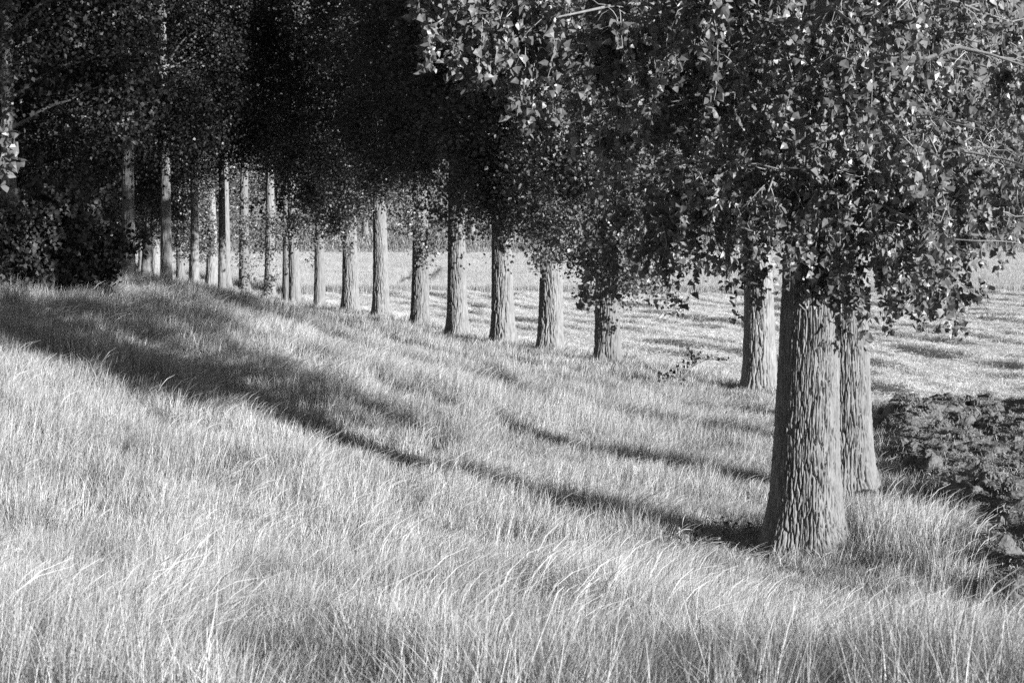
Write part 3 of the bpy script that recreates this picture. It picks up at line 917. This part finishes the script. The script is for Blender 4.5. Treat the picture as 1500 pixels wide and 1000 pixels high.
flab = {535: 'far poplar on the far dyke seen between the pale trunks left of the wheel tracks',
        601: 'far poplar on the far dyke seen beside the trunk with hanging shoots',
        692: 'far poplar on the far dyke seen right of the fourth trunk',
        755: 'short far trunk on the far dyke seen right of the third trunk',
        860: 'far tree on the far dyke behind the bushy skirted poplar',
        960: 'far tree on the far dyke right of the bushy skirted poplar',
        1070: 'far tree on the far dyke in the gap left of the big trunk',
        1180: 'far tree on the far dyke behind the big trunk crown',
        1290: 'far tree on the far dyke just right of the two foremost trunks',
        1400: 'far tree beyond the crop under the right of the big crown',
        1490: 'far tree beyond the crop at the right photo edge',
        470: 'far tree on the far dyke behind the slim pale bare trunk',
        400: 'far tree on the far dyke behind the slender trunk with low shoots'}
for i, (px, y) in enumerate(fart[1:]):
    x = (px - 750) / FPX * y
    poplar('distant_tree', (x, y, float(land(x, y)) - 0.1), i, fartr[i % 3], *woodc[i % 2], 6.5 if px < 1000 else 5.0, flab[px], 'trees on the far dyke', 1.0, i * 0.9)
rngw = np.random.default_rng(210)
C = np.stack([rngw.uniform(-110, 130, 1700), rngw.uniform(308, 345, 1700), rngw.uniform(0.5, 22, 1700)], -1)
lp = (C[:, None, :] + rngw.normal(0, 1.3, (len(C), 48, 3))).reshape(-1, 3)
Vl, Fl = leaves(rngw, lp, 0.55, False, 0.4)
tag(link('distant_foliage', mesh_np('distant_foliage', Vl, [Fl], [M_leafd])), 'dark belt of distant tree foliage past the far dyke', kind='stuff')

# ------------------------------------------------------------------ ploughed soil
yy = np.arange(25.5, 56.0, 0.065); v = np.arange(0, 14, 0.06)
Vv, Yy = np.meshgrid(v, yy)
edge_n = 0.7 * (fbm(Yy * 0.5, Yy * 0 + 3, 55, 3) - 0.5)
Xx = np.interp(Yy, yl, xl) + Vv + edge_n
rise = sstep(0, 0.8, Vv) * sstep(25.5, 27.2, Yy) * (1 - sstep(53.5, 55.9, Yy))
def ridged(f, s): return 1 - np.abs(2 * fbm(Xx * f, Yy * f, s, 3) - 1)
big = fbm(Xx * 0.55, Yy * 0.45, 61, 2)
wx_ = 0.30 * fbm(Xx * 2.5, Yy * 2.5, 4, 2); wy_ = 0.30 * fbm(Xx * 2.5, Yy * 2.5, 6, 2)
def dome(f, seed):
    return np.sqrt(np.maximum(0, 1 - (worley((Xx + wx_) * f, (Yy + wy_) * f * 0.9, 100000, 1, seed, True) / 0.75) ** 2))
lum = sstep(0.25, 0.7, fbm(Xx * 1.0, Yy * 0.8, 8, 3))
Z = -0.08 + rise * (0.02 + 0.10 * big + (0.12 + 0.38 * lum) * dome(1.35, 77) + (0.03 + 0.12 * lum) * dome(3.6, 79) + 0.10 * (fbm(Xx * 5.5, Yy * 5.5, 63, 2) - 0.4) + 0.02 * RNG.random(Xx.shape))
Z += land(Xx, Yy)
tag(link('ploughed_soil', mesh_np('ploughed_soil', np.stack([Xx, Yy, Z], -1).reshape(-1, 3), [grid_faces(len(yy), len(v))], [M_soil], False)), 'dark ploughed soil turned up in rough clods', kind='structure')
# loose clods and torn roots
import bmesh
rng = np.random.default_rng(930)
bm = bmesh.new(); bmesh.ops.create_icosphere(bm, subdivisions=4, radius=1.0)
ico = np.array([vv.co[:] for vv in bm.verts]); icf = np.array([[vv.index for vv in f.verts] for f in bm.faces]); bm.free()
clods = []
for k in range(8):
    r = 1 + 0.9 * (fbm(ico[:, 0] * 1.6 + k * 7, ico[:, 1] * 1.6 + ico[:, 2] * 1.4, k, 2) - 0.5)
    r += 0.55 * (fbm(ico[:, 0] * 4.5 + ico[:, 2] * 3 + k, ico[:, 1] * 4.5 - ico[:, 2] * 3.5, k + 9, 4, 0.7) - 0.5) + 0.10 * (rng.random(len(ico)) - 0.5)
    clods.append(bpy.data.objects.new('clod', mesh_np('clod', ico * r[:, None] * np.array([1, 0.8, 0.62]), [icf], [M_soil])))
n = 1500
i = rng.integers(0, Z.shape[0], n); j = np.minimum((Z.shape[1] * 0.8 * rng.random(n) ** 1.2).astype(int) + 2, Z.shape[1] - 1)
k = (rise[i, j] > 0.25) & (lum[i, j] + 0.5 * rng.random(n) > 0.4)
i, j = i[k], j[k]; n = len(i)
sz = rng.gamma(2.0, 0.035, n) + 0.03
pts = np.stack([Xx[i, j], Yy[i, j], Z[i, j] + sz * 0.2], -1)
tag(scatter('soil_clods', pts, rng.random((n, 3)) * np.array([0.8, 0.8, 6.28]), np.stack([sz, sz, sz], -1), rng.integers(0, 8, n), clods), 'loose dark clods strewn over the ploughed soil', kind='stuff')
n = 7500
i = rng.integers(0, Z.shape[0], n); j = rng.integers(4, Z.shape[1], n)
M_root = mat('torn_roots', 0.20, 0.46, 1.0, rough=0.8, rand=0.4, patch=0.4, coords='World')
roots = [straw_proto(580 + q, 40, 0.22, 0.04, 0.008, 0.13, 0.6) for q in range(3)]
for q in roots: q.data.materials[0] = M_root
tag(scatter('torn_roots', np.stack([Xx[i, j], Yy[i, j], Z[i, j]], -1), np.stack([0 * i, 0 * i, rng.random(n) * 6.28], -1), np.ones((n, 3)), rng.integers(0, 3, n), roots), 'torn grass roots littering the ploughed soil', kind='stuff')

# ------------------------------------------------------------------ grass
def grass_pts(rng, n, y0, y1, xlo, extra=0.0):
    y = rng.uniform(y0, y1, n)
    x = rng.uniform(-1, 1, n) * (0.257 * y * 1.18 + 2.5)
    hid = (x - row_xs(y)) > 1.0 + 1.0 * fbm(y * 0.4, y * 0, 7, 2)
    soilx = np.interp(y, yl, xl)
    hid = np.where(y < 56, (x > soilx + 0.15 + 0.7 * fbm(y * 1.3, x * 1.3, 9, 2)) & (y > 26.2), hid)
    hid = hid | ((y > 24) & (y < 40) & (x > 14))
    return x[~hid], y[~hid]
def grass(name, n, y0, y1, protos, seed, lab, hs=1.0, ws=1.0, thin=0.0, turn=1.3):
    rng = np.random.default_rng(seed)
    x, y = grass_pts(rng, n, y0, y1, 0)
    k = fbm(x * 0.8, y * 0.6, 23, 3) + 0.25 * rng.random(len(x)) > 0.41
    x, y = x[k], y[k]
    if thin:
        k = fbm(x * 0.7, y * 0.7, seed, 3) > thin
        x, y = x[k], y[k]
    d1 = np.hypot(x - T1[0], y - T1[1])
    hgt = (0.55 + 0.9 * fbm(x * 0.35, y * 0.35, 15, 3)) * rng.uniform(0.75, 1.2, len(x))
    # trodden and flattened patch in front of the big trunk
    flat = np.exp(-((x - (T1[0] - 0.3)) / 1.5) ** 2 - ((y - (T1[1] - 2.4)) / 2.6) ** 2)
    hgt *= 1 - 0.72 * flat
    hgt *= 1 + 0.30 * np.exp(-((x - (T1[0] + 1.35)) / 0.7) ** 2 - ((y - (T1[1] + 1.0)) / 2.6) ** 2)
    hgt *= 1 - 0.35 * sstep(4.0, 6.5, x) * (y > 17) * (y < 28)
    toe = np.abs(x - row_xs(y))
    hgt *= 1 - 0.45 * np.exp(-(toe / 2.2) ** 2) * (y > 34)
    hgt *= 0.72 + 0.56 * sstep(0.35, 0.65, fbm(x * 1.1, y * 0.8, 19, 2))
    k = d1 > 0.75
    x, y, hgt = x[k], y[k], hgt[k]; m = len(x)
    pts = np.stack([x, y, land(x, y) - 0.03], -1)
    rot = np.stack([rng.normal(0, 0.10, m), rng.normal(0.05, 0.10, m), rng.uniform(-turn, turn, m)], -1)
    scl = np.stack([np.full(m, ws), np.full(m, ws), hgt * hs], -1)
    return tag(scatter(name, pts, rot, scl, rng.integers(0, len(protos), m), protos), lab, kind='stuff')
near_p = tuft_protos('near_tuft', 8, 62, 0.20, 0.20, 0.72, 0.0065, 600, M_grass, 0.42, 5)
stalk_p = tuft_protos('stalk_tuft', 8, 6, 0.25, 0.4, 0.8, 0.004, 620, M_grass, 0.4, 5, 7, 0.0019, (0.55, 1.0))
mid_p = tuft_protos('mid_tuft', 8, 50, 0.28, 0.20, 0.72, 0.010, 640, M_grass, 0.32, 3)
far_p = tuft_protos('far_tuft_row', 6, 46, 0.45, 0.25, 0.70, 0.018, 660, M_grass, 0.3, 3)
grass('foreground_grass', 9500, 10.0, 25, near_p, 1, 'tall dry grass in the foreground')
grass('foreground_seed_stalks', 1900, 12, 24, stalk_p, 2, 'pale seed stalks nodding in the foreground', 1.0, 1.25, 0.42, 0.5)
grass('slope_grass', 26000, 25, 62, mid_p, 3, 'tall grass over the dyke slope', 0.72)
grass('slope_seed_stalks', 5000, 25, 55, stalk_p, 4, 'pale seed stalks on the dyke slope', 0.75, 1.3, 0.45, 0.6)
grass('dyke_grass', 42000, 60, 200, far_p, 5, 'grass along the dyke and the foot of the row', 0.8)
